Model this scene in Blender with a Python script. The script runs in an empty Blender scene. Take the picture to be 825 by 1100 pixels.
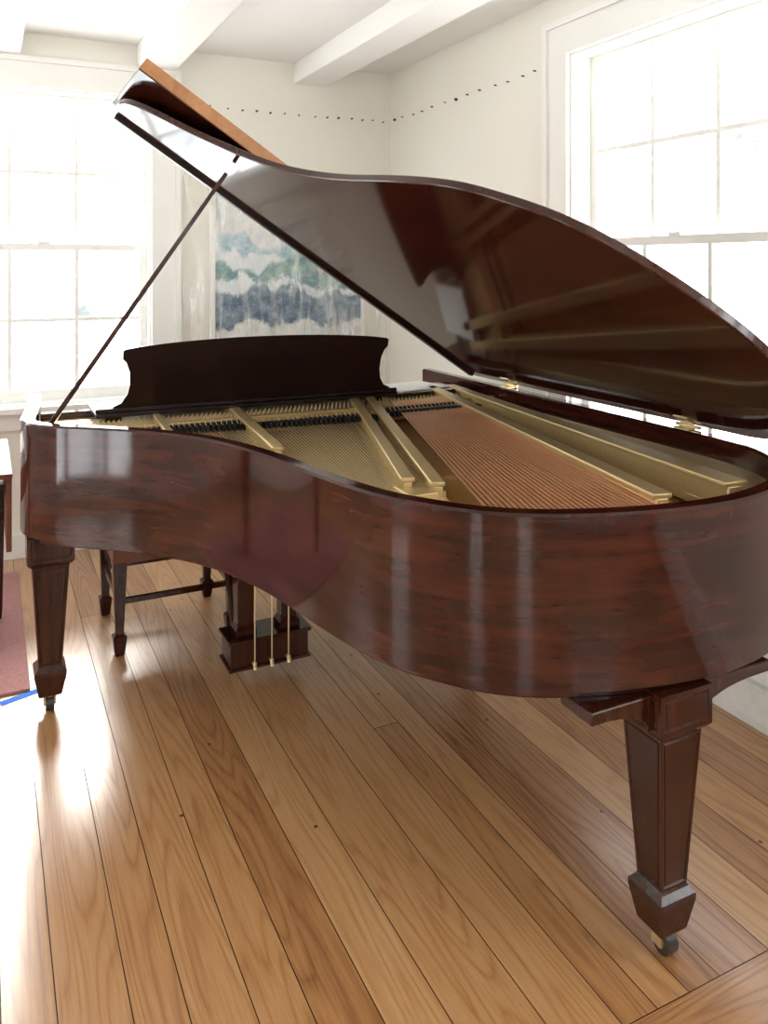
import bpy, bmesh, math, random
from mathutils import Vector
random.seed(7)
C = bpy.context.scene.collection
H = 1.55

# ---------------------------------------------------------------- materials
def newmat(name):
    m = bpy.data.materials.new(name); m.use_nodes = True
    nt = m.node_tree
    return m, nt, nt.nodes['Principled BSDF']

def plain(name, col, rough=0.5, metal=0.0, bump=0.0, bscale=40, coat=0.0, var=0.04):
    m, nt, b = newmat(name)
    N, L = nt.nodes, nt.links
    b.inputs['Roughness'].default_value = rough
    b.inputs['Metallic'].default_value = metal
    b.inputs['Coat Weight'].default_value = coat
    tc = N.new('ShaderNodeTexCoord'); no = N.new('ShaderNodeTexNoise')
    no.inputs['Scale'].default_value = bscale; no.inputs['Detail'].default_value = 4
    L.new(tc.outputs['Object'], no.inputs['Vector'])
    r = N.new('ShaderNodeValToRGB')
    r.color_ramp.elements[0].position = 0.3; r.color_ramp.elements[1].position = 0.7
    r.color_ramp.elements[0].color = (*[c*(1-var) for c in col], 1)
    r.color_ramp.elements[1].color = (*[min(1, c*(1+var)) for c in col], 1)
    L.new(no.outputs['Fac'], r.inputs['Fac']); L.new(r.outputs['Color'], b.inputs['Base Color'])
    if bump > 0:
        bp = N.new('ShaderNodeBump'); bp.inputs['Strength'].default_value = bump
        bp.inputs['Distance'].default_value = 0.01
        L.new(no.outputs['Fac'], bp.inputs['Height']); L.new(bp.outputs['Normal'], b.inputs['Normal'])
    return m

def wood(name, dark, light, stretch, rough=0.2, spec=0.5, lo=.33, hi=.67):
    m, nt, b = newmat(name)
    N, L = nt.nodes, nt.links
    tc = N.new('ShaderNodeTexCoord'); mp = N.new('ShaderNodeMapping')
    mp.inputs['Scale'].default_value = stretch
    L.new(tc.outputs['Object'], mp.inputs['Vector'])
    n1 = N.new('ShaderNodeTexNoise'); n1.inputs['Scale'].default_value = 1.6
    n1.inputs['Detail'].default_value = 9; n1.inputs['Roughness'].default_value = 0.62
    n1.inputs['Distortion'].default_value = 0.5
    L.new(mp.outputs[0], n1.inputs['Vector'])
    n2 = N.new('ShaderNodeTexNoise'); n2.inputs['Scale'].default_value = 6
    n2.inputs['Detail'].default_value = 3
    L.new(tc.outputs['Object'], n2.inputs['Vector'])
    mx = N.new('ShaderNodeMath'); mx.operation = 'MULTIPLY_ADD'
    mx.inputs[1].default_value = 0.4
    L.new(n2.outputs['Fac'], mx.inputs[0]); 
    s = N.new('ShaderNodeMath'); s.operation = 'MULTIPLY'; s.inputs[1].default_value = 0.6
    L.new(n1.outputs['Fac'], s.inputs[0]); L.new(s.outputs[0], mx.inputs[2])
    r = N.new('ShaderNodeValToRGB')
    r.color_ramp.elements[0].position = lo; r.color_ramp.elements[1].position = hi
    r.color_ramp.elements[0].color = (*dark, 1); r.color_ramp.elements[1].color = (*light, 1)
    L.new(mx.outputs[0], r.inputs['Fac']); L.new(r.outputs['Color'], b.inputs['Base Color'])
    b.inputs['Roughness'].default_value = rough
    b.inputs['Specular IOR Level'].default_value = spec
    return m

M_CASE = wood('mahogany_case', (0.011, 0.0022, 0.002), (0.066, 0.0135, 0.008), (2.4, 2.4, 24), 0.07, .5, .37, .65)
M_LID = wood('mahogany_lid', (0.016, 0.0035, 0.002), (0.058, 0.013, 0.007), (18, 1.6, 18), 0.08, .55)
M_FLAP_LIT = wood('mahogany_lit_edge', (0.30, 0.115, 0.035), (0.60, 0.28, 0.10), (10, 40, 10), 0.35, .5)  # lid mahogany made much brighter: light on the flap edge is in the colour
M_LEG = wood('mahogany_leg', (0.013, 0.003, 0.002), (0.060, 0.015, 0.007), (26, 26, 1.8), 0.13, .45)
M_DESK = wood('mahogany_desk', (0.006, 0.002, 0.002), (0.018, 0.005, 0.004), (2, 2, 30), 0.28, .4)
M_TABLE = wood('mahogany_table', (0.10, 0.025, 0.010), (0.22, 0.065, 0.027), (2, 2, 22), 0.35, .4)
M_BOARD = wood('spruce', (0.34, 0.20, 0.07), (0.50, 0.31, 0.12), (30, 2, 10), 0.35, .4)
M_GOLD = plain('gold_iron', (0.66, 0.50, 0.24), 0.34, 0.5, 0.12, 60)
M_COPPER = plain('copper_winding', (0.95, 0.50, 0.28), 0.35, 0.45)
M_STEEL = plain('string_steel', (0.92, 0.76, 0.46), 0.35, 0.5)
M_BRASS = plain('brass', (0.72, 0.58, 0.34), 0.3, 0.9)
M_FELT = plain('damper_black', (0.010, 0.010, 0.011), 0.6)
M_BLACK = plain('ebony', (0.01, 0.01, 0.01), 0.2)
M_IVORY = plain('ivory', (0.8, 0.77, 0.68), 0.3)
M_WALL = plain('wall_paint', (0.86, 0.835, 0.755), 0.8, 0, 0.08, 120, 0, 0.01)
M_CEIL = plain('ceiling_paint', (0.90, 0.89, 0.865), 0.85, 0, 0.05, 90, 0, 0.01)
M_TRIM = plain('trim_paint', (0.89, 0.88, 0.84), 0.45, 0, 0, 10, 0, 0.01)
M_PAPER = plain('paper', (0.87, 0.87, 0.85), 0.7)
M_RUG = plain('rug_wool', (0.42, 0.20, 0.19), 0.95, 0, 0.5, 150, 0, 0.2)
M_TAPE = plain('blue_tape', (0.04, 0.20, 0.70), 0.9)
M_SUB = plain('subfloor', (0.05, 0.024, 0.010), 0.9)
M_NAIL = plain('nail_iron', (0.04, 0.035, 0.03), 0.6)
M_HEAT = plain('heater_enamel', (0.84, 0.83, 0.79), 0.4)
M_RUBBER = plain('wheel', (0.03, 0.025, 0.02), 0.35)

def floor_mat():
    m, nt, b = newmat('pine_planks')
    N, L = nt.nodes, nt.links
    tc = N.new('ShaderNodeTexCoord'); uv = tc.outputs['UV']
    geo = N.new('ShaderNodeNewGeometry')
    rnd = geo.outputs['Random Per Island']
    mul = N.new('ShaderNodeMath'); mul.operation = 'MULTIPLY'; mul.inputs[1].default_value = 71.0
    L.new(rnd, mul.inputs[0])
    cmb = N.new('ShaderNodeCombineXYZ'); L.new(mul.outputs[0], cmb.inputs[2]); L.new(mul.outputs[0], cmb.inputs[1])
    def stretched(sx, sy):
        mp = N.new('ShaderNodeMapping'); mp.inputs['Scale'].default_value = (sx, sy, 1)
        L.new(uv, mp.inputs['Vector'])
        ad = N.new('ShaderNodeVectorMath'); ad.operation = 'ADD'
        L.new(mp.outputs[0], ad.inputs[0]); L.new(cmb.outputs[0], ad.inputs[1])
        return ad.outputs[0]
    nA = N.new('ShaderNodeTexNoise'); nA.inputs['Scale'].default_value = 1; nA.inputs['Detail'].default_value = 1.5
    L.new(stretched(8, 0.6), nA.inputs['Vector'])
    mA = N.new('ShaderNodeMath'); mA.operation = 'MULTIPLY'; mA.inputs[1].default_value = 34
    L.new(nA.outputs['Fac'], mA.inputs[0])
    pp = N.new('ShaderNodeMath'); pp.operation = 'PINGPONG'; pp.inputs[1].default_value = 1
    L.new(mA.outputs[0], pp.inputs[0])
    pw = N.new('ShaderNodeMath'); pw.operation = 'POWER'; pw.inputs[1].default_value = 2.5
    L.new(pp.outputs[0], pw.inputs[0])
    nB = N.new('ShaderNodeTexNoise'); nB.inputs['Scale'].default_value = 1; nB.inputs['Detail'].default_value = 8
    nB.inputs['Roughness'].default_value = 0.8
    L.new(stretched(140, 5.0), nB.inputs['Vector'])
    a = N.new('ShaderNodeMath'); a.operation = 'MULTIPLY'; a.inputs[1].default_value = 0.20
    L.new(pw.outputs[0], a.inputs[0])
    c = N.new('ShaderNodeMath'); c.operation = 'MULTIPLY_ADD'; c.inputs[1].default_value = 0.75
    L.new(nB.outputs['Fac'], c.inputs[0]); L.new(a.outputs[0], c.inputs[2])
    e = N.new('ShaderNodeMath'); e.operation = 'MULTIPLY_ADD'; e.inputs[1].default_value = 0.36
    L.new(rnd, e.inputs[0]); L.new(c.outputs[0], e.inputs[2])
    r = N.new('ShaderNodeValToRGB'); cr = r.color_ramp
    cr.elements[0].position = 0.28; cr.elements[0].color = (0.60, 0.355, 0.165, 1)
    cr.elements[1].position = 1.0; cr.elements[1].color = (0.20, 0.07, 0.022, 1)
    k = cr.elements.new(0.60); k.color = (0.46, 0.225, 0.085, 1)
    L.new(e.outputs[0], r.inputs['Fac']); L.new(r.outputs['Color'], b.inputs['Base Color'])
    b.inputs['Roughness'].default_value = 0.38
    b.inputs['Coat Weight'].default_value = 1.0; b.inputs['Coat Roughness'].default_value = 0.24; b.inputs['Coat IOR'].default_value = 1.55
    bp = N.new('ShaderNodeBump'); bp.inputs['Strength'].default_value = 0.12; bp.inputs['Distance'].default_value = 0.004
    L.new(c.outputs[0], bp.inputs['Height']); L.new(bp.outputs['Normal'], b.inputs['Normal'])
    return m
M_FLOOR = floor_mat()

def glass_mat():
    m = bpy.data.materials.new('window_glass'); m.use_nodes = True
    nt = m.node_tree; N, L = nt.nodes, nt.links; N.clear()
    o = N.new('ShaderNodeOutputMaterial'); mx = N.new('ShaderNodeMixShader')
    t = N.new('ShaderNodeBsdfTransparent'); g = N.new('ShaderNodeBsdfGlossy'); g.inputs['Roughness'].default_value = 0.02
    mx.inputs[0].default_value = 0.04
    L.new(t.outputs[0], mx.inputs[1]); L.new(g.outputs[0], mx.inputs[2]); L.new(mx.outputs[0], o.inputs[0])
    return m
M_GLASS = glass_mat()

def plastic_mat():
    m = bpy.data.materials.new('plastic_sheet'); m.use_nodes = True
    nt = m.node_tree; N, L = nt.nodes, nt.links; N.clear()
    o = N.new('ShaderNodeOutputMaterial')
    t = N.new('ShaderNodeBsdfTransparent'); g = N.new('ShaderNodeBsdfGlossy'); g.inputs['Roughness'].default_value = 0.2
    d = N.new('ShaderNodeBsdfDiffuse'); d.inputs['Color'].default_value = (0.90, 0.89, 0.87, 1)
    tc = N.new('ShaderNodeTexCoord'); mp = N.new('ShaderNodeMapping'); mp.inputs['Scale'].default_value = (4.5, 1, .8)
    no = N.new('ShaderNodeTexNoise'); no.inputs['Scale'].default_value = 4
    no.inputs['Detail'].default_value = 3; no.inputs['Distortion'].default_value = 0.3
    L.new(tc.outputs['Object'], mp.inputs[0]); L.new(mp.outputs[0], no.inputs['Vector'])
    r = N.new('ShaderNodeValToRGB'); r.color_ramp.elements[0].position = 0.5; r.color_ramp.elements[1].position = 0.75
    r.color_ramp.elements[0].color = (0.04,)*3+(1,); r.color_ramp.elements[1].color = (0.55,)*3+(1,)
    L.new(no.outputs['Fac'], r.inputs[0])
    m1 = N.new('ShaderNodeMixShader'); m1.inputs[0].default_value = 0.25
    L.new(d.outputs[0], m1.inputs[1]); L.new(g.outputs[0], m1.inputs[2])
    m2 = N.new('ShaderNodeMixShader'); L.new(r.outputs[0], m2.inputs[0])
    L.new(t.outputs[0], m2.inputs[1]); L.new(m1.outputs[0], m2.inputs[2]); L.new(m2.outputs[0], o.inputs[0])
    return m
M_PLASTIC = plastic_mat()

def painting_mat():
    # pale sky above layered blue-green mountain ridges with white mist between
    m, nt, b = newmat('landscape_painting')
    N, L = nt.nodes, nt.links
    tc = N.new('ShaderNodeTexCoord'); sp = N.new('ShaderNodeSeparateXYZ'); L.new(tc.outputs['Object'], sp.inputs[0])
    def mth(op,a,bb=None,c=None):
        n=N.new('ShaderNodeMath'); n.operation=op
        for i,v in enumerate((a,bb,c)):
            if v is None: continue
            if isinstance(v,(int,float)): n.inputs[i].default_value=v
            else: L.new(v,n.inputs[i])
        return n.outputs[0]
    tex = N.new('ShaderNodeTexNoise'); tex.inputs['Scale'].default_value=14; tex.inputs['Detail'].default_value=9; tex.inputs['Roughness'].default_value=.75
    L.new(tc.outputs['Object'], tex.inputs['Vector'])
    sky=N.new('ShaderNodeValToRGB'); sky.color_ramp.elements[0].position=.35; sky.color_ramp.elements[1].position=.55
    sky.color_ramp.elements[0].color=(.62,.67,.70,1); sky.color_ramp.elements[1].color=(.85,.83,.78,1)
    L.new(tex.outputs['Fac'],sky.inputs[0]); col=sky.outputs[0]
    layers=[(1.72,.55,2.6,1.3,(.30,.46,.54),(.62,.72,.74)),(1.62,.5,3.0,3.1,(.70,.74,.76),(.86,.86,.84)),
            (1.56,.5,3.2,5.1,(.14,.27,.30),(.42,.54,.46)),(1.44,.5,3.0,7.7,(.66,.72,.74),(.86,.86,.84)),
            (1.38,.4,4.4,9.7,(.07,.12,.19),(.30,.38,.44)),(1.20,.3,4,2.2,(.62,.64,.62),(.84,.83,.80))]
    for base,amp,fr,seed,c0,c1 in layers:
        cx=N.new('ShaderNodeCombineXYZ'); L.new(mth('MULTIPLY',sp.outputs['X'],fr),cx.inputs[0]); cx.inputs[1].default_value=seed
        n=N.new('ShaderNodeTexNoise'); n.inputs['Scale'].default_value=1; n.inputs['Detail'].default_value=5; L.new(cx.outputs[0],n.inputs['Vector'])
        hgt=mth('MULTIPLY_ADD',mth('SUBTRACT',n.outputs['Fac'],.5),amp,base)
        hgt=mth('MULTIPLY_ADD',mth('SUBTRACT',tex.outputs['Fac'],.5),.14,hgt)
        mask=mth('MULTIPLY',mth('SUBTRACT',hgt,sp.outputs['Z']),40.0)
        mm=N.new('ShaderNodeMath'); mm.operation='ADD'; mm.use_clamp=True; mm.inputs[1].default_value=0; L.new(mask,mm.inputs[0])
        r=N.new('ShaderNodeValToRGB'); r.color_ramp.elements[0].position=.42; r.color_ramp.elements[1].position=.60
        r.color_ramp.elements[0].color=(*c0,1); r.color_ramp.elements[1].color=(*c1,1); L.new(tex.outputs['Fac'],r.inputs[0])
        mx=N.new('ShaderNodeMix'); mx.data_type='RGBA'
        L.new(mm.outputs[0],mx.inputs[0]); L.new(col,mx.inputs[6]); L.new(r.outputs[0],mx.inputs[7]); col=mx.outputs[2]
    L.new(col,b.inputs['Base Color']); b.inputs['Roughness'].default_value=.6
    return m
M_PAINT = painting_mat()

# ---------------------------------------------------------------- mesh builder
class MB:
    def __init__(s): s.v=[]; s.f=[]; s.m=[]; s.mats=[]; s.uv={}
    def mi(s, mat):
        if mat not in s.mats: s.mats.append(mat)
        return s.mats.index(mat)
    def add(s, vs, fs, mat):
        o=len(s.v); s.v+= [tuple(v) for v in vs]; i=s.mi(mat)
        for f in fs: s.f.append(tuple(o+k for k in f)); s.m.append(i)
    def box(s, x0,x1,y0,y1,z0,z1, mat):
        x0,x1=min(x0,x1),max(x0,x1); y0,y1=min(y0,y1),max(y0,y1); z0,z1=min(z0,z1),max(z0,z1)
        vs=[(x0,y0,z0),(x1,y0,z0),(x1,y1,z0),(x0,y1,z0),(x0,y0,z1),(x1,y0,z1),(x1,y1,z1),(x0,y1,z1)]
        s.add(vs,[(0,3,2,1),(4,5,6,7),(0,1,5,4),(1,2,6,5),(2,3,7,6),(3,0,4,7)],mat)
    def prism(s, poly, fn0, fn1, mat):
        n=len(poly); vs=[fn0(*p) for p in poly]+[fn1(*p) for p in poly]
        fs=[tuple(range(n-1,-1,-1)), tuple(range(n,2*n))]
        fs+=[(i,(i+1)%n,n+(i+1)%n,n+i) for i in range(n)]
        s.add(vs,fs,mat)
    def zprism(s, poly, z0, z1, mat):
        s.prism(poly, lambda a,b:(a,b,z0), lambda a,b:(a,b,z1), mat)
    def tube(s, pts, r, mat, n=8, r2=None, cap=True):
        pts=[Vector(p) for p in pts]; rings=[]
        for i,p in enumerate(pts):
            d=(pts[min(i+1,len(pts)-1)]-pts[max(i-1,0)]).normalized()
            up=Vector((0,0,1)) if abs(d.z)<0.9 else Vector((1,0,0))
            a=d.cross(up).normalized(); b=d.cross(a).normalized()
            rr=r if r2 is None else r+(r2-r)*i/(len(pts)-1)
            rings.append([p+a*math.cos(2*math.pi*(k+.5)/n)*rr+b*math.sin(2*math.pi*(k+.5)/n)*rr for k in range(n)])
        vs=[v for rg in rings for v in rg]; fs=[]
        for i in range(len(pts)-1):
            for k in range(n): fs.append((i*n+k,i*n+(k+1)%n,(i+1)*n+(k+1)%n,(i+1)*n+k))
        if cap: fs.append(tuple(range(n-1,-1,-1))); fs.append(tuple((len(pts)-1)*n+k for k in range(n)))
        s.add(vs,fs,mat)
    def bar(s, p, q, w, z0, z1, mat, w2=None):
        p=Vector((p[0],p[1])); q=Vector((q[0],q[1])); d=(q-p).normalized(); n=Vector((-d.y,d.x)); w2=w2 or w
        s.zprism([tuple(p-n*w/2),tuple(q-n*w2/2),tuple(q+n*w2/2),tuple(p+n*w/2)][::1],z0,z1,mat)
    def rings(s, cx, cy, prof, mat):
        vs=[];fs=[]
        for z,h in prof: vs+=[(cx-h,cy-h,z),(cx+h,cy-h,z),(cx+h,cy+h,z),(cx-h,cy+h,z)]
        for i in range(len(prof)-1):
            for k in range(4): fs.append((i*4+k,i*4+(k+1)%4,i*4+4+(k+1)%4,i*4+4+k))
        fs.append((3,2,1,0)); e=(len(prof)-1)*4; fs.append((e,e+1,e+2,e+3))
        s.add(vs,fs,mat)
    def done(s, name, parent=None, bevel=0, smooth=None, seg=2, dz=0):
        me=bpy.data.meshes.new(name); me.from_pydata([(a,b,c+dz) for a,b,c in s.v],[],s.f)
        for m in s.mats: me.materials.append(m)
        for p,i in zip(me.polygons,s.m): p.material_index=i
        bm=bmesh.new(); bm.from_mesh(me); bmesh.ops.recalc_face_normals(bm,faces=bm.faces); bm.to_mesh(me); bm.free()
        if smooth is not None:
            for p in me.polygons: p.use_smooth=True
            me.set_sharp_from_angle(angle=math.radians(smooth))
        ob=bpy.data.objects.new(name,me); C.objects.link(ob)
        if bevel:
            b=ob.modifiers.new('bevel','BEVEL'); b.width=bevel; b.segments=seg; b.limit_method='ANGLE'; b.angle_limit=math.radians(50)
        if parent:
            ob.parent=parent; ob.matrix_parent_inverse=parent.matrix_world.inverted()
        return ob

def empty(name, loc):
    e=bpy.data.objects.new(name,None); e.location=loc; e.empty_display_size=0.1; C.objects.link(e)
    bpy.context.view_layer.update(); return e

# ---------------------------------------------------------------- room
XL, XR, YB, YF, ZC = -2.4, 2.36, 4.73, -1.8, 2.786
T = 0.2
def wall(name, axis, p0, p1, a0, a1, holes):
    mb=MB(); holes=sorted(holes)
    def bx(u0,u1,z0,z1):
        if u1-u0<1e-4 or z1-z0<1e-4: return
        if axis=='x': mb.box(u0,u1,p0,p1,z0,z1,M_WALL)
        else: mb.box(p0,p1,u0,u1,z0,z1,M_WALL)
    cur=a0
    for h in holes:
        bx(cur,h[0],0,ZC); bx(h[0],h[1],0,h[2]); bx(h[0],h[1],h[3],ZC); cur=h[1]
    bx(cur,a1,0,ZC)
    return mb.done(name)
WZ0, WZ1 = 0.80, 2.50
wB=(-0.27,0.85,WZ0,WZ1); wB2=(-1.95,-.83,WZ0,WZ1); wR=(1.81,2.92,WZ0,WZ1); wR2=(-0.6,0.5,WZ0,WZ1)
wL2=(2.95,4.05,WZ0,WZ1); dL=(1.45,2.25,.02,2.1); dF=(-1.25,-.45,.02,2.1); wF2=(0.7,1.7,WZ0,WZ1); dL2=(-.9,-.1,.02,2.1)
wall('wall_back','x',YB,YB+T,XL-T,XR+T,[wB,wB2])
wall('wall_right','y',XR,XR+T,YF,YB,[wR,wR2])
wall('wall_left','y',XL-T,XL,YF,YB,[dL,wL2,dL2])
wall('wall_front','x',YF-T,YF,XL-T,XR+T,[dF,wF2])
mb=MB(); mb.box(XL-T,XR+T,YF-T,YB+T,ZC,ZC+0.15,M_CEIL); mb.done('ceiling')

for i,(x0,x1) in enumerate([(1.70,1.91),(0.77,0.98),(-0.12,0.17),(-1.08,-0.87),(-2.0,-1.79)]):
    mb=MB(); mb.box(x0,x1,YF,YB,ZC-0.125,ZC,M_CEIL); mb.done('ceiling_beam' if i==0 else 'ceiling_beam.%03d'%i,bevel=0.006)

def portal(ob,name,axis,face,out,hole):
    a0,a1,z0,z1=hole
    l=bpy.data.lights.new(name+'_portal','AREA'); l.shape='RECTANGLE'; l.size=a1-a0; l.size_y=z1-z0
    l.cycles.is_portal=True
    lo=bpy.data.objects.new(name+'_portal',l); C.objects.link(lo)
    p=face+out*(T+.01); c=(a0+a1)/2; zc=(z0+z1)/2
    lo.location=(c,p,zc) if axis=='x' else (p,c,zc)
    dirn=Vector((0,-out,0)) if axis=='x' else Vector((-out,0,0))
    lo.rotation_euler=dirn.to_track_quat('-Z','Z').to_euler()
    lo.parent=ob

def window(name, axis, face, out, hole):
    a0,a1,z0,z1=hole; mb=MB()
    def bx(u0,u1,d0,d1,za,zb,mat=M_TRIM):
        p,q=face+out*d0,face+out*d1
        if axis=='x': mb.box(u0,u1,p,q,za,zb,mat)
        else: mb.box(p,q,u0,u1,za,zb,mat)
    cw=0.13
    bx(a0-cw,a0+.0,-.022,0.0,z0,z1+cw); bx(a1,a1+cw,-.022,0.0,z0,z1+cw); bx(a0,a1,-.022,0.0,z1,z1+cw)
    bx(a0-cw-.03,a0-cw,-.036,0,z0,z1+cw+.03); bx(a1+cw,a1+cw+.03,-.036,0,z0,z1+cw+.03); bx(a0-cw,a1+cw,-.036,0,z1+cw,z1+cw+.03)
    bx(a0-cw-.04,a1+cw+.04,-.06,0.0,z0-.03,z0); bx(a0-cw,a1+cw,-.02,0,z0-.12,z0-.03)
    j=.012
    bx(a0,a0+j,0,T,z0,z1); bx(a1-j,a1,0,T,z0,z1); bx(a0+j,a1-j,0,T,z1-j,z1); bx(a0+j,a1-j,0,T,z0,z0+j)
    zm=(z0+z1)/2
    for (s0,s1,d) in [(z0+j,zm+.018,.065),(zm-.018,z1-j,.108)]:
        st=.040; b0,b1=a0+j,a1-j
        lo=.06 if s0<1 else .036
        bx(b0,b0+st,d,d+.035,s0,s1); bx(b1-st,b1,d,d+.035,s0,s1)
        bx(b0+st,b1-st,d,d+.035,s0,s0+lo); bx(b0+st,b1-st,d,d+.035,s1-.036,s1)
        zz=(s0+lo+s1-.036)/2
        gw=(b1-b0-2*st)/3
        mw=.010
        for k in (1,2): bx(b0+st+k*gw-mw,b0+st+k*gw+mw,d+.006,d+.028,s0+lo,s1-.036)
        for k in (0,1,2):
            bx(b0+st+k*gw+(mw if k else 0),b0+st+(k+1)*gw-(mw if k<2 else 0),d+.006,d+.028,zz-mw,zz+mw)
    for (s0,s1,d) in [(z0+j+.05,zm,.083),(zm,z1-j-.03,.126)]:
        bx(a0+.04,a1-.04,d-.001,d+.001,s0,s1,M_GLASS)
    bx((a0+a1)/2-.03,(a0+a1)/2+.03,.06,.09,zm+.0185,zm+.032,M_TRIM)
    ob=mb.done(name); portal(ob,name,axis,face,out,hole); return ob

def added_tall_window(name, axis, face, out, hole):
    a0,a1,z0,z1=hole; mb=MB()
    def bx(u0,u1,d0,d1,za,zb,mat=M_TRIM):
        p,q=face+out*d0,face+out*d1
        if axis=='x': mb.box(u0,u1,p,q,za,zb,mat)
        else: mb.box(p,q,u0,u1,za,zb,mat)
    cw=.12
    bx(a0-cw,a0,-.022,0,0,z1+cw); bx(a1,a1+cw,-.022,0,0,z1+cw); bx(a0,a1,-.022,0,z1,z1+cw)
    bx(a0,a0+.02,0,T,z0,z1); bx(a1-.02,a1,0,T,z0,z1); bx(a0+.02,a1-.02,0,T,z1-.02,z1)
    b0,b1=a0+.022,a1-.022; st=.08; d=.08
    bx(b0,b0+st,d,d+.04,z0,z1-.022); bx(b1-st,b1,d,d+.04,z0,z1-.022)
    bx(b0+st,b1-st,d,d+.04,z0,z0+.12); bx(b0+st,b1-st,d,d+.04,z1-.12,z1-.022)
    h=(z1-.12-z0-.12)/4
    bx((b0+b1)/2-.02,(b0+b1)/2+.02,d+.008,d+.032,z0+.12,z1-.12)
    for k in (1,2,3):
        z=z0+.12+k*h
        bx(b0+st,(b0+b1)/2-.02,d+.008,d+.032,z-.011,z+.011); bx((b0+b1)/2+.02,b1-st,d+.008,d+.032,z-.011,z+.011)
    bx(b0+st-.01,b1-st+.01,d+.019,d+.021,z0+.11,z1-.11,M_GLASS)
    ob=mb.done(name); portal(ob,name,axis,face,out,hole); return ob

window('window_1','x',YB,1,wB); window('window_2','y',XR,1,wR); window('window_3','y',XR,1,wR2)
window('added_window_4','x',YB,1,wB2); window('window_5','y',XL,-1,wL2); window('window_6','x',YF,-1,wF2)  # back-left one is unseen, added for more light and floor glare
added_tall_window('added_window_7','y',XL,-1,dL); added_tall_window('added_window_8','x',YF,-1,dF); added_tall_window('added_window_9','y',XL,-1,dL2)  # unseen floor-length glazing, added to throw vertical reflections onto the piano rim

def baseboard(name,segs):
    mb=MB()
    for (x0,x1,y0,y1) in segs: mb.box(x0,x1,y0,y1,0,.13,M_TRIM)
    mb.done(name,bevel=.004)
baseboard('baseboard_back',[(XL,XR-.09,YB-.018,YB)])
baseboard('baseboard_left',[(XL,XL+.018,2.38,YB-.02),(XL,XL+.018,.03,1.32),(XL,XL+.018,YF,-1.03)])
baseboard('baseboard_front',[(XL+.02,-1.38,YF,YF+.018),(-.32,XR-.09,YF,YF+.018)])

mb=MB()
hx=2.285
prof=[(XR,0.0),(XR,.215),(hx+.03,.215),(hx+.004,.185),(hx+.004,.178),(hx+.02,.178),(hx+.02,.165),(hx,.16),(hx,.045),(hx+.03,.035),(hx+.03,0)]
mb.prism(prof,lambda a,b:(a,YF+.1,b),lambda a,b:(a,YB-.1,b),M_HEAT)
mb.done('baseboard_heater',bevel=.002)

def build_floor():
    mb=MB(); uvs=[]
    def plank(x0,x1,y0,y1,along):
        g=.0013
        x0+=g;x1-=g;y0+=g;y1-=g
        mb.add([(x0,y0,0),(x1,y0,0),(x1,y1,0),(x0,y1,0)],[(0,1,2,3)],M_FLOOR)
        if along=='y': uvs.extend([(x0,y0),(x1,y0),(x1,y1),(x0,y1)])
        else: uvs.extend([(y0,x0),(y0,x1),(y1,x1),(y1,x0)])
    ysplit=1.275
    x=XL
    while x<XR-.02:
        w=random.choice([.09,.105,.125,.14,.155,.17])
        x1=min(x+w,XR)
        if XR-x1<.06: x1=XR
        y=ysplit
        ln=random.choice([random.uniform(.5,1.2),random.uniform(2,3.4),9,9,9])
        while y<YB-.01:
            y1=min(y+ln,YB)
            if YB-y1<.4: y1=YB
            plank(x,x1,y,y1,'y'); y=y1; ln=random.uniform(2.4,4)
        x=x1
    y=ysplit
    while y>YF+.02:
        w=random.choice([.14,.155,.165,.18]); y1=max(y-w,YF)
        x=XL
        while x<XR-.01:
            x2=min(x+random.uniform(1.5,3.2),XR)
            if XR-x2<.4: x2=XR
            plank(x,x2,y1,y,'x'); x=x2
        y=y1
    npl=len(mb.f)
    mb.box(XL-T,XR+T,YF-T,YB+T,-.06,-.0025,M_SUB)
    me=bpy.data.meshes.new('floor'); me.from_pydata(mb.v,[],mb.f)
    for m in mb.mats: me.materials.append(m)
    ul=me.uv_layers.new(name='UVMap')
    for p,i in zip(me.polygons,mb.m):
        p.material_index=i
    for li in range(npl*4): ul.data[li].uv=uvs[li]
    ob=bpy.data.objects.new('floor',me); C.objects.link(ob)
build_floor()
mb=MB()
for i in range(34):
    px=random.uniform(-.6,2.2); py=random.uniform(1.35,4.4)
    mb.tube([(px,py,0),(px,py,.0006)],.006,M_TABLE,10)
mb.done('floor_pegs')

mb=MB()
x=.98+.2
while x<XR-.03:
    r=random.choice([.004,.005,.006,.009 if random.random()<.2 else .005]); zz=2.475+random.uniform(-.006,.006)
    mb.tube([(x,YB,zz),(x,YB-.018,zz)],r,M_NAIL,6); x+=random.uniform(.07,.11)
y=YB-.08
while y>3.15:
    r=random.choice([.003,.0035,.004,.008 if random.random()<.2 else .004]); zz=2.475+random.uniform(-.006,.006)
    mb.tube([(XR,y,zz),(XR-.014,y,zz)],r,M_NAIL,6); y-=random.uniform(.09,.15)
mb.done('wall_nails')

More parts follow.
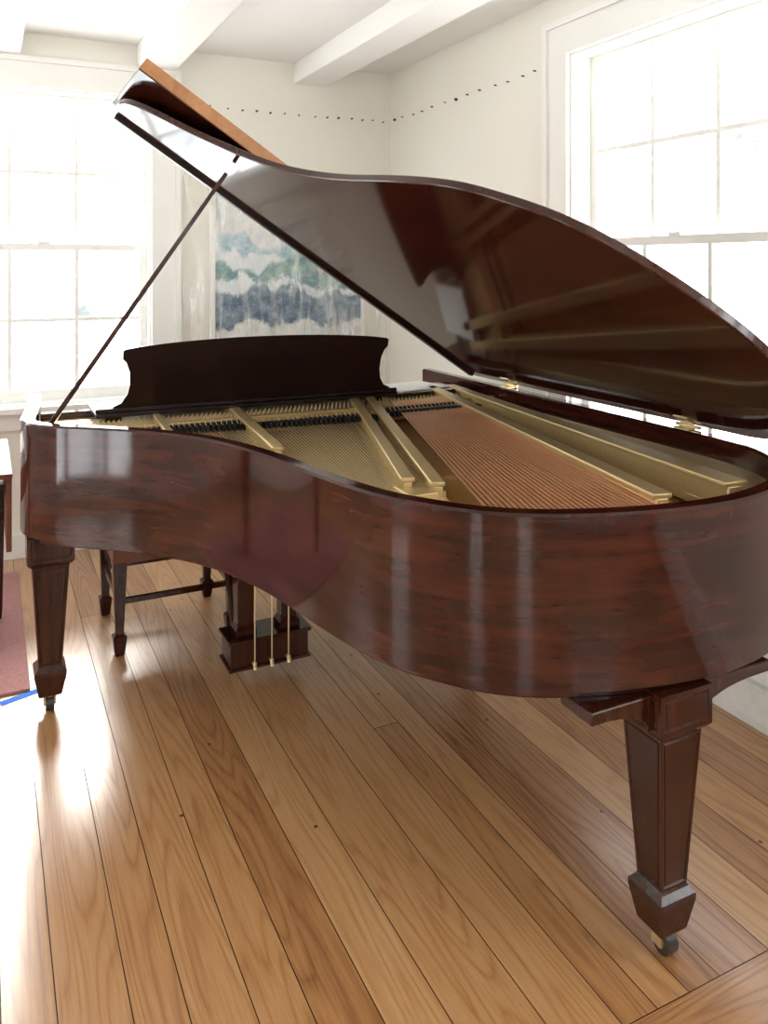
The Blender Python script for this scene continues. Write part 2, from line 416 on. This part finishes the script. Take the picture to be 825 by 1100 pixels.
pa=empty('landscape_painting',(1.68,YB,1.4))
mb=MB(); mb.box(1.20,2.14,YB-.035,YB-.012,.98,1.97,M_PAINT); mb.done('canvas',pa)
mb=MB()
for (a,b,c,d) in [(1.18,2.16,.96,.985),(1.18,2.16,1.965,1.99),(1.18,1.205,.985,1.965),(2.135,2.16,.985,1.965)]:
    mb.box(a,b,YB-.045,YB-.0,c,d,M_TRIM)
mb.done('frame',pa,bevel=.003)
mb=MB(); nx,nz=90,50; vs=[];fs=[]
for i in range(nx+1):
    for j in range(nz+1):
        u=i/nx;v=j/nz; X=1.04+1.26*u; Z=.85+1.22*v
        yy=YB-.085+.014*math.sin(u*41+1.5*math.sin(v*4))+.010*math.sin(u*77+v*4)+.005*math.sin(v*13+u*11)
        if u<.12: X+=.03*math.sin(v*11)
        vs.append((X,yy,Z))
for i in range(nx):
    for j in range(nz): a=i*(nz+1)+j; fs.append((a,a+nz+1,a+nz+2,a+1))
mb.add(vs,fs,M_PLASTIC); mb.done('plastic_cover',pa,smooth=60)

# ---------------------------------------------------------------- piano
RT, RB = 1.02, 0.64
SP = 2.06
ctrl=[(.165,3.66),(.145,3.4),(.122,3.2),(.110,3.08),(.125,2.985),(.19,2.90),(.31,2.81),(.448,2.69),(.60,2.50),(.70,2.22),(.753,1.925),(.809,1.713),(.871,1.60),
 (.963,1.478),(1.094,1.39),(1.291,1.324),(1.486,1.299),(1.649,1.319),(1.82,1.38),(1.95,1.48),(2.03,1.62),(SP,1.80),(SP,2.1),(SP,2.7),(SP,3.2),(SP,3.66)]
def catmull(P,n=8):
    out=[]
    for i in range(len(P)-1):
        p0=P[max(i-1,0)];p1=P[i];p2=P[i+1];p3=P[min(i+2,len(P)-1)]
        for k in range(n):
            t=k/n
            out.append(tuple(.5*((2*p1[a])+(-p0[a]+p2[a])*t+(2*p0[a]-5*p1[a]+4*p2[a]-p3[a])*t*t+(-p0[a]+3*p1[a]-3*p2[a]+p3[a])*t**3) for a in (0,1)))
    out.append(P[-1]); return out
def relax(path,k):
    for _ in range(k):
        path=[path[0]]+[((path[i-1][0]+2*path[i][0]+path[i+1][0])/4,(path[i-1][1]+2*path[i][1]+path[i+1][1])/4) for i in range(1,len(path)-1)]+[path[-1]]
    return path
path=relax(catmull(ctrl,8),14)
def offset(pts,d):
    out=[]
    for i,p in enumerate(pts):
        a=Vector(pts[max(i-1,0)]);b=Vector(pts[min(i+1,len(pts)-1)]); t=(b-a).normalized(); n=Vector((-t.y,t.x))
        out.append((p[0]+n.x*d,p[1]+n.y*d))
    return out

gp=empty('grand_piano',(1.1,2.5,0))
mb=MB(); n=len(path); vs=[];fs=[]
prof=[(0,RB),(-.0,RT-.02),(.0,RT-.006),(.006,RT),(.042,RT),(.048,RT-.006),(.048,RB)]
K=len(prof); offs=[offset(path,o) for o,_ in prof]
for i in range(n):
    for k in range(K): vs.append((*offs[k][i],prof[k][1]))
for i in range(n-1):
    for k in range(K): fs.append((i*K+k,i*K+(k+1)%K,(i+1)*K+(k+1)%K,(i+1)*K+k))
fs.append(tuple(range(K))); fs.append(tuple((n-1)*K+k for k in range(K)))
mb.add(vs,fs,M_CASE); mb.done('rim',gp,smooth=40)
ins=offset(path,.035)
mb=MB(); mb.zprism(ins,.61,.655,M_CASE); mb.done('case_bottom',gp,bevel=.004)
DZ=.035
sbp=[p for p in offset(path,.046) if p[1]<3.32]
mb=MB(); mb.zprism(sbp,.845,.86,M_BOARD); mb.done('soundboard',gp,dz=DZ)
ringA=[p for p in path if p[1]<3.3]
mb=MB(); oA=offset(ringA,.046);oB=offset(ringA,.115);oC=offset(ringA,.135); m_=len(ringA); vs=[];fs=[]
for i in range(m_):
    vs+=[(*oA[i],.922),(*oB[i],.908),(*oC[i],.885),(*oC[i],.865),(*oA[i],.865)]
for i in range(m_-1):
    for k in range(5): fs.append((i*5+k,i*5+(k+1)%5,(i+1)*5+(k+1)%5,(i+1)*5+k))
mb.add(vs,fs,M_GOLD)
mb.box(.17,2.0,3.0,3.32,.88,.93,M_GOLD)
mb.box(.17,2.0,2.985,3.005,.88,.945,M_GOLD)
def strut(p,q,w=.03,w2=.03,top=.965):
    mb.bar(p,q,w,.875,top-.012,M_GOLD,w2); mb.bar(p,q,w*1.5,top-.014,top,M_GOLD,w2*1.5)
strut((.58,3.2),(.55,2.70),.018,.018)
strut((.885,3.25),(.80,2.36),.026,.026)
strut((1.43,3.25),(.985,1.87),.024,.026)
strut((1.50,3.25),(1.035,1.80),.024,.026)
mb.box(.955,1.06,1.80,1.90,.875,.94,M_GOLD)
strut((1.83,3.25),(1.47,1.47),.03,.035)
strut((1.93,3.25),(1.72,1.47),.03,.05)
fl=[p for p in offset(path,.046) if (p[0]>1.70 and p[1]<3.05)]
mb.zprism([(1.90,3.05),(1.70,1.52)]+[p for p in fl if p[1]<3.04]+[(2.0,3.05)],.872,.900,M_GOLD)
tl=[p for p in offset(path,.046) if (.95<p[0]<1.72 and p[1]<1.8)]
tl2=[p for p in offset(path,.20) if (.99<p[0]<1.70 and p[1]<1.9)]
mb.zprism(tl+tl2[::-1],.872,.900,M_GOLD)
mb.done('iron_plate',gp,bevel=.005,smooth=35,dz=DZ)
def inside(pt,poly):
    x,y=pt; c=False; j=len(poly)-1
    for i in range(len(poly)):
        xi,yi=poly[i];xj,yj=poly[j]
        if (yi>y)!=(yj>y) and x<(xj-xi)*(y-yi)/(yj-yi)+xi: c=not c
        j=i
    return c
strpoly=offset(path,.10)
def string(mb,xs,slope,z,r,mat,ys=3.02):
    x,y=xs,ys; st=.01
    while inside((x,y),strpoly) and y>1.2: y-=st; x-=slope*st
    if ys-y<.05: return None
    mb.tube([(xs,ys,z+.012),(xs-slope*.1,ys-.1,z+.006),(x,y,z)],r,mat,4)
    return (x,y)
mbs=MB(); ends=[]
N1=74
for i in range(N1):
    xs=.36+1.06*i/(N1-1); sl=max(-.06,.06+.45*(xs-.89))
    e=string(mbs,xs,sl,.922,.0021,M_STEEL)
    if e: ends.append(e)
mbs.done('treble_strings',gp,dz=DZ)
mbs=MB()
for i in range(32):
    xs=1.52+.30*i/31; sl=.325-.115*i/31
    e=string(mbs,xs,sl,.940,.0030,M_COPPER)
    if e: ends.append(e)
mbs.done('bass_strings',gp,dz=DZ)
mbs=MB()
for e in ends:
    mbs.tube([(e[0],e[1],.90),(e[0],e[1]-.002,.935)],.0040,M_STEEL,6)
for r_ in range(6):
    for i in range(95):
        x=.24+1.7*i/94+(r_%2)*.008; y=3.035+.02*r_
        mbs.tube([(x,y,.925),(x,y,.945)],.0028,M_STEEL,6)
mbs.done('pins',gp,dz=DZ)
mb=MB(); br=[(.60,2.83),(.72,2.72),(.82,2.55),(.88,2.35),(.93,2.15),(1.0,2.0)]; brc=catmull(br,6)
a=offset(brc,-.015);b=offset(brc,.015); mb.zprism(a+b[::-1],.858,.905,M_BOARD)
br=catmull([(1.16,1.98),(1.32,1.80),(1.5,1.70)],6); a=offset(br,-.015);b=offset(br,.015); mb.zprism(a+b[::-1],.858,.922,M_BOARD)
mb.done('bridges',gp,dz=DZ)
mb=MB()
for i in range(72):
    x=.50+1.30*i/71
    if any(abs(x-s)<.014 for s in (.563,.858,1.30,1.395,1.765)): continue
    y=2.90 if x<1.35 else 2.93
    y-= .10*math.sin(min(1,(x-.5)/.9)*math.pi/2)
    mb.box(x-.0045,x+.0045,y-.04,y,.932,.952,M_FELT)
    mb.tube([(x,y-.01,.950),(x,y+.012,.962)],.0015,M_STEEL,4)
mb.done('dampers',gp,dz=DZ)
mb=MB()
mb.box(.46,.84,2.905,2.925,.932,.948,M_FELT); mb.box(.88,1.29,2.83,2.85,.932,.948,M_FELT); mb.box(1.42,1.75,2.865,2.885,.935,.955,M_FELT)
mb.done('damper_rail',gp,dz=DZ)
mb=MB()
mb.box(.20,2.01,3.0,3.66,.615,.72,M_CASE)
mb.box(.20,2.01,3.36,3.385,.72,.985,M_CASE)
mb.box(.21,.30,3.40,3.66,.72,.80,M_CASE); mb.box(1.88,2.01,3.40,3.66,.72,.80,M_CASE)
mb.box(.30,1.88,3.60,3.625,.72,.765,M_CASE)
mb.box(.19,2.01,3.32,3.36,.86,.99,M_CASE)
mb.done('key_bed',gp,bevel=.003)
mb=MB(); kw=(1.88-.30)/52
for i in range(52): mb.box(.30+i*kw+.0006,.30+(i+1)*kw-.0006,3.39,3.598,.745,.775,M_IVORY)
for i in range(51):
    if i%7 in (0,2,3,5,6): mb.box(.30+(i+1)*kw-.006,.30+(i+1)*kw+.006,3.39,3.50,.775,.787,M_BLACK)
mb.done('keys',gp)
md_y=3.10
mb=MB()
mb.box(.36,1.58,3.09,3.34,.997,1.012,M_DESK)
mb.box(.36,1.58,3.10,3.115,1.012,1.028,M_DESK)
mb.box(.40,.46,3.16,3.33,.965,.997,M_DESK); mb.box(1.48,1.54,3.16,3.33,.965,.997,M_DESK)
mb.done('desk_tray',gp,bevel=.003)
L0,R0=.42,1.55
pr=[(0,0),(R0-L0,0),(R0-L0,.014),(R0-L0-.03,.028),(R0-L0-.05,.06),(R0-L0-.058,.10),(R0-L0-.056,.15),(R0-L0-.044,.185),(R0-L0-.03,.20),(R0-L0-.03,.23)]
wd=R0-L0-.03-.03
for k in range(21):
    u=k/20; 
    pr.append((R0-L0-.03-.012-(wd-.024)*u,.236+.03*(1-(2*u-1)**2)**.8))
pr+=[(.03,.23),(.03,.20),(.044,.185),(.056,.15),(.058,.10),(.05,.06),(.03,.028),(0,.014)]
ta=math.radians(14)
def dm(w):
    return lambda a,b:(L0+a,md_y-b*math.sin(ta)-w*math.cos(ta)+.03,1.014+b*math.cos(ta)+w*math.sin(ta))
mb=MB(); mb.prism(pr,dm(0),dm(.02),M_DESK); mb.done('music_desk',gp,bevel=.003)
mb=MB(); mb.box(1.60,1.98,3.14,3.36,.985,.995,M_CASE); mb.done('deck_side',gp)
mb=MB()
mb.zprism([(1.64,3.16),(1.90,3.20),(1.86,3.42),(1.61,3.38)],.9955,1.0,M_PAPER); mb.done('sheet_music',gp)

# lid
AL=math.radians(33.9); HZ=RT+.012; HX=SP+.005
def lid(r,Y,w): return (HX-r*math.cos(AL)+w*math.sin(AL), Y, HZ+r*math.sin(AL)+w*math.cos(AL))
ctrl2=[(.108,3.66),(.108,3.4),(.108,3.2),(.108,3.08)]+ctrl[4:]
path2=relax(catmull(ctrl2,8),10)
LO=offset(path2,-.014)
YH=3.245
lp=[(HX-x,y) for x,y in LO if y<YH and x<HX]
lp=[(HX-LO[0][0],YH)]+lp
lp=[q for q in lp if q[0]>0.0]
lp=lp+[(0.0,lp[-1][1]+.03),(0.0,YH)]
mb=MB(); mb.prism(lp,lambda a,b:lid(a,b,0),lambda a,b:lid(a,b,.024),M_LID); mb.done('lid',gp,bevel=.004,smooth=40)
mb=MB()
mb.prism([(.03,YH-.035),(1.95,YH-.035),(1.95,YH),(.03,YH)],lambda a,b:lid(a,b,-.016),lambda a,b:lid(a,b,.002),M_DESK)
mb.done('lid_front_molding',gp,bevel=.003)
BE=math.radians(4)
def flap(r,s,w):
    return lid(r, YH+.004-s*math.cos(BE)-w*math.sin(BE)*1, .036+s*math.sin(BE)+w*math.cos(BE))
mb=MB(); FP=[(.02,0),(1.985,0),(1.985,.48),(.02,.48)]
mb.prism(FP,lambda a,b:flap(a,b,0),lambda a,b:flap(a,b,.004),M_LID)
mb.prism(FP,lambda a,b:flap(a,b,.0042),lambda a,b:flap(a,b,.048),M_FLAP_LIT)
mb.done('lid_front_flap',gp,bevel=.002)
mb=MB()
for y in (2.95,1.95):
    mb.tube([(HX-.006,y-.05,HZ-.004),(HX-.006,y+.05,HZ-.004)],.006,M_BRASS,10)
    mb.box(HX-.04,HX-.006,y-.03,y+.03,RT,RT+.004,M_BRASS)
    mb.prism([(.01,y-.03),(.05,y-.03),(.05,y+.03),(.01,y+.03)],lambda a,b:lid(a,b,-.003),lambda a,b:lid(a,b,0),M_BRASS)
mb.done('lid_hinges',gp)
mb=MB()
mb.tube([(.19,3.0,.99),(.767,2.83,1.876)],.012,M_LEG,4,.010)
mb.tube([(.17,3.0,.995),(.21,3.0,.995)],.014,M_BRASS,10)
mb.box(.16,.23,2.985,3.05,.95,.985,M_CASE)
mb.done('lid_prop',gp,bevel=.002)

def leg(name,cx,cy,ztop=.62):
    mb=MB()
    prof=[(.056,.034),(.062,.038),(.132,.052),(.146,.052),(.158,.041),(.163,.038),(.515,.060),(.522,.068),(.532,.076),(ztop,.076)]
    mb.rings(cx,cy,prof,M_LEG)
    me=mb.done(name,gp)
    bm=bmesh.new(); bm.from_mesh(me.data)
    def ins(fs,a):
        bmesh.ops.inset_individual(bm,faces=fs,thickness=a,depth=0)
        bmesh.ops.inset_individual(bm,faces=fs,thickness=.0022,depth=-.0030)
        bmesh.ops.inset_individual(bm,faces=fs,thickness=.0022,depth=0)
        bmesh.ops.inset_individual(bm,faces=fs,thickness=.002,depth=.0028)
    ins([f for f in bm.faces if abs(f.normal.z)<.2 and f.calc_area()>.02],.010)
    ins([f for f in bm.faces if abs(f.normal.z)<.1 and f.calc_center_median().z>.54 and f.calc_area()>.008],.016)
    bm.to_mesh(me.data); bm.free()
    b=me.modifiers.new('bevel','BEVEL'); b.width=.002; b.segments=2; b.limit_method='ANGLE'; b.angle_limit=math.radians(50)
    mb=MB()
    mb.tube([(cx,cy,.062),(cx,cy,.048)],.026,M_BRASS,16)
    mb.tube([(cx-.014,cy-.010,.028),(cx+.014,cy-.010,.028)],.0275,M_RUBBER,24)
    mb.tube([(cx-.020,cy-.010,.028),(cx+.020,cy-.010,.028)],.011,M_BRASS,12)
    mb.box(cx-.021,cx-.016,cy-.020,cy+.010,.020,.052,M_BRASS); mb.box(cx+.016,cx+.021,cy-.020,cy+.010,.020,.052,M_BRASS)
    mb.done(name+'_caster',gp,smooth=40)
leg('leg_treble',.205,3.08); leg('leg_bass',1.93,3.08); leg('leg_tail',1.380,1.385)
mb=MB(); cx=1.380
for sgn,w in ((-1,.24),(1,.30)):
    pts=[(cx+sgn*.06,.612),(cx+sgn*.06,.535),(cx+sgn*.085,.535)]
    for k in range(9):
        a=math.pi/2*k/8
        pts.append((cx+sgn*(.085+(w-.12)*(1-math.cos(a))),.535+.048*math.sin(a)))
    pts+=[(cx+sgn*(w-.0),.583),(cx+sgn*w,.612)]
    mb.prism(pts,lambda a,b:(a,1.34,b),lambda a,b:(a,1.445,b),M_LEG)
mb.done('leg_tail_brackets',gp,bevel=.004)
mb=MB()
mb.bar((1.3,1.5),(.6,2.95),.10,.56,.612,M_CASE); mb.bar((1.5,1.5),(1.85,2.95),.10,.56,.612,M_CASE)
mb.done('case_braces',gp,bevel=.004)
mb=MB(); lx,ly=.955,2.97
mb.box(lx-.15,lx+.15,ly-.06,ly+.07,.075,.165,M_LEG)
mb.box(lx-.16,lx+.16,ly-.07,ly+.08,.165,.178,M_LEG); mb.box(lx-.158,lx+.158,ly-.068,ly+.078,.066,.077,M_LEG)
for s in (-1,1):
    x=lx+s*.085
    mb.rings(x,ly,[(.178,.040),(.20,.040),(.215,.030),(.50,.036),(.52,.044),(.61,.044)],M_LEG)
mb.box(lx-.14,lx+.14,ly-.05,ly+.05,.585,.612,M_LEG)
mb.done('pedal_lyre',gp,bevel=.003)
mb=MB()
for k in (-1,0,1):
    x=lx+k*.065
    mb.tube([(x,ly-.078,.085),(x,ly-.078,.60)],.0028,M_BRASS,8)
    mb.tube([(x,ly-.085,.07),(x,ly-.078,.095)],.007,M_BRASS,8)
    mb.tube([(x,ly-.09,.085),(x,ly+.02,.085),(x,ly+.13,.085),(x,ly+.17,.075)],.006,M_BRASS,8)
    mb.box(x-.014,x+.014,ly+.12,ly+.19,.072,.082,M_BRASS)
for s in (-1,1):
    mb.tube([(lx+s*.11,ly+.05,.17),(lx+s*.11,ly+.32,.62)],.006,M_LEG,8)
mb.done('pedals_and_rods',gp,bevel=.001,smooth=40)

be=empty('piano_bench',(.7,3.57,0))
mb=MB(); mb.box(.43,.99,3.33,3.86,.445,.475,M_TABLE); mb.box(.455,.965,3.355,3.835,.365,.445,M_TABLE); mb.done('seat',be,bevel=.004)
for i,(x,y) in enumerate([(.482,3.38),(.482,3.80),(.935,3.38),(.935,3.80)]):
    mb=MB(); mb.rings(x,y,[(0,.017),(.02,.021),(.075,.027),(.085,.016),(.37,.027)],M_LEG); mb.done('leg_%d'%(i+1),be,bevel=.002)
mb=MB()
mb.box(.495,.925,3.37,3.39,.20,.222,M_LEG); mb.box(.495,.925,3.79,3.81,.20,.222,M_LEG)
mb.box(.473,.493,3.39,3.79,.20,.222,M_LEG); mb.box(.925,.945,3.39,3.79,.20,.222,M_LEG)
mb.done('stretchers',be,bevel=.002)

ta_=empty('drop_leaf_table',(-.45,3.85,0))
mb=MB(); mb.box(-.95,.098,3.48,4.2,.72,.74,M_TABLE); mb.done('top',ta_,bevel=.004)
mb=MB(); mb.box(-.90,.05,3.56,4.12,.60,.72,M_TABLE); mb.box(.076,.096,3.50,4.18,.43,.722,M_TABLE); mb.done('apron_and_leaf',ta_,bevel=.003)
for i,(x,y) in enumerate([(.052,3.93),(.03,3.6),(-.87,3.6),(-.87,4.08)]):
    mb=MB(); mb.rings(x,y,[(0.012,.014),(.06,.018),(.60,.028)],M_LEG); mb.done('leg_%d'%(i+1),ta_,bevel=.002)
pp=MB()
for i in range(5):
    a=random.uniform(-.03,.03); pp.box(-.30+a,.06+a*.3,3.58+a,3.98+a,.7405+.012*i,.7515+.012*i,M_PAPER)
pp.done('stack_of_papers')

mb=MB(); mb.box(-1.3,.15,3.235,4.5,.0005,.010,M_RUG); mb.done('area_rug',bevel=.002)
mb=MB(); mb.zprism([(.055,3.165),(.205,3.215),(.195,3.248),(.045,3.198)],.0005,.0012,M_TAPE); mb.done('painters_tape')

# ---------------------------------------------------------------- sky and hazy sun
w=bpy.data.worlds.new('sky'); bpy.context.scene.world=w; w.use_nodes=True
nt=w.node_tree; N,L=nt.nodes,nt.links
bg=N['Background']
tc=N.new('ShaderNodeTexCoord')
no=N.new('ShaderNodeTexNoise'); no.inputs['Scale'].default_value=13; no.inputs['Detail'].default_value=8; no.inputs['Roughness'].default_value=.7
L.new(tc.outputs['Generated'],no.inputs['Vector'])
r=N.new('ShaderNodeValToRGB'); r.color_ramp.elements[0].position=.36; r.color_ramp.elements[1].position=.54
r.color_ramp.elements[0].color=(.09,.10,.10,1); r.color_ramp.elements[1].color=(.95,.97,1.0,1)
k=r.color_ramp.elements.new(.46); k.color=(.55,.60,.60,1)
L.new(no.outputs['Fac'],r.inputs['Fac']); L.new(r.outputs['Color'],bg.inputs['Color'])
bg.inputs['Strength'].default_value=5.3
sl=bpy.data.lights.new('sun','SUN'); sl.energy=3.6; sl.angle=math.radians(20); sl.color=(1,.97,.92)
so=bpy.data.objects.new('sun',sl); C.objects.link(so); so.location=(1,8,5)
so.rotation_euler=Vector((-.17,-1,-.60)).to_track_quat('-Z','Y').to_euler()

cd=bpy.data.cameras.new('camera'); cam=bpy.data.objects.new('camera',cd); C.objects.link(cam)
cam.location=(0,0,H); cam.rotation_euler=(math.radians(90),0,math.radians(-26.1))
cd.sensor_fit='VERTICAL'; cd.sensor_height=24; cd.lens=24*876/1100; cd.shift_y=-265/1100; cd.clip_start=.02
bpy.context.scene.camera=cam
vs_=bpy.context.scene.view_settings
vs_.view_transform='Standard'; vs_.look='None'; vs_.exposure=0.8
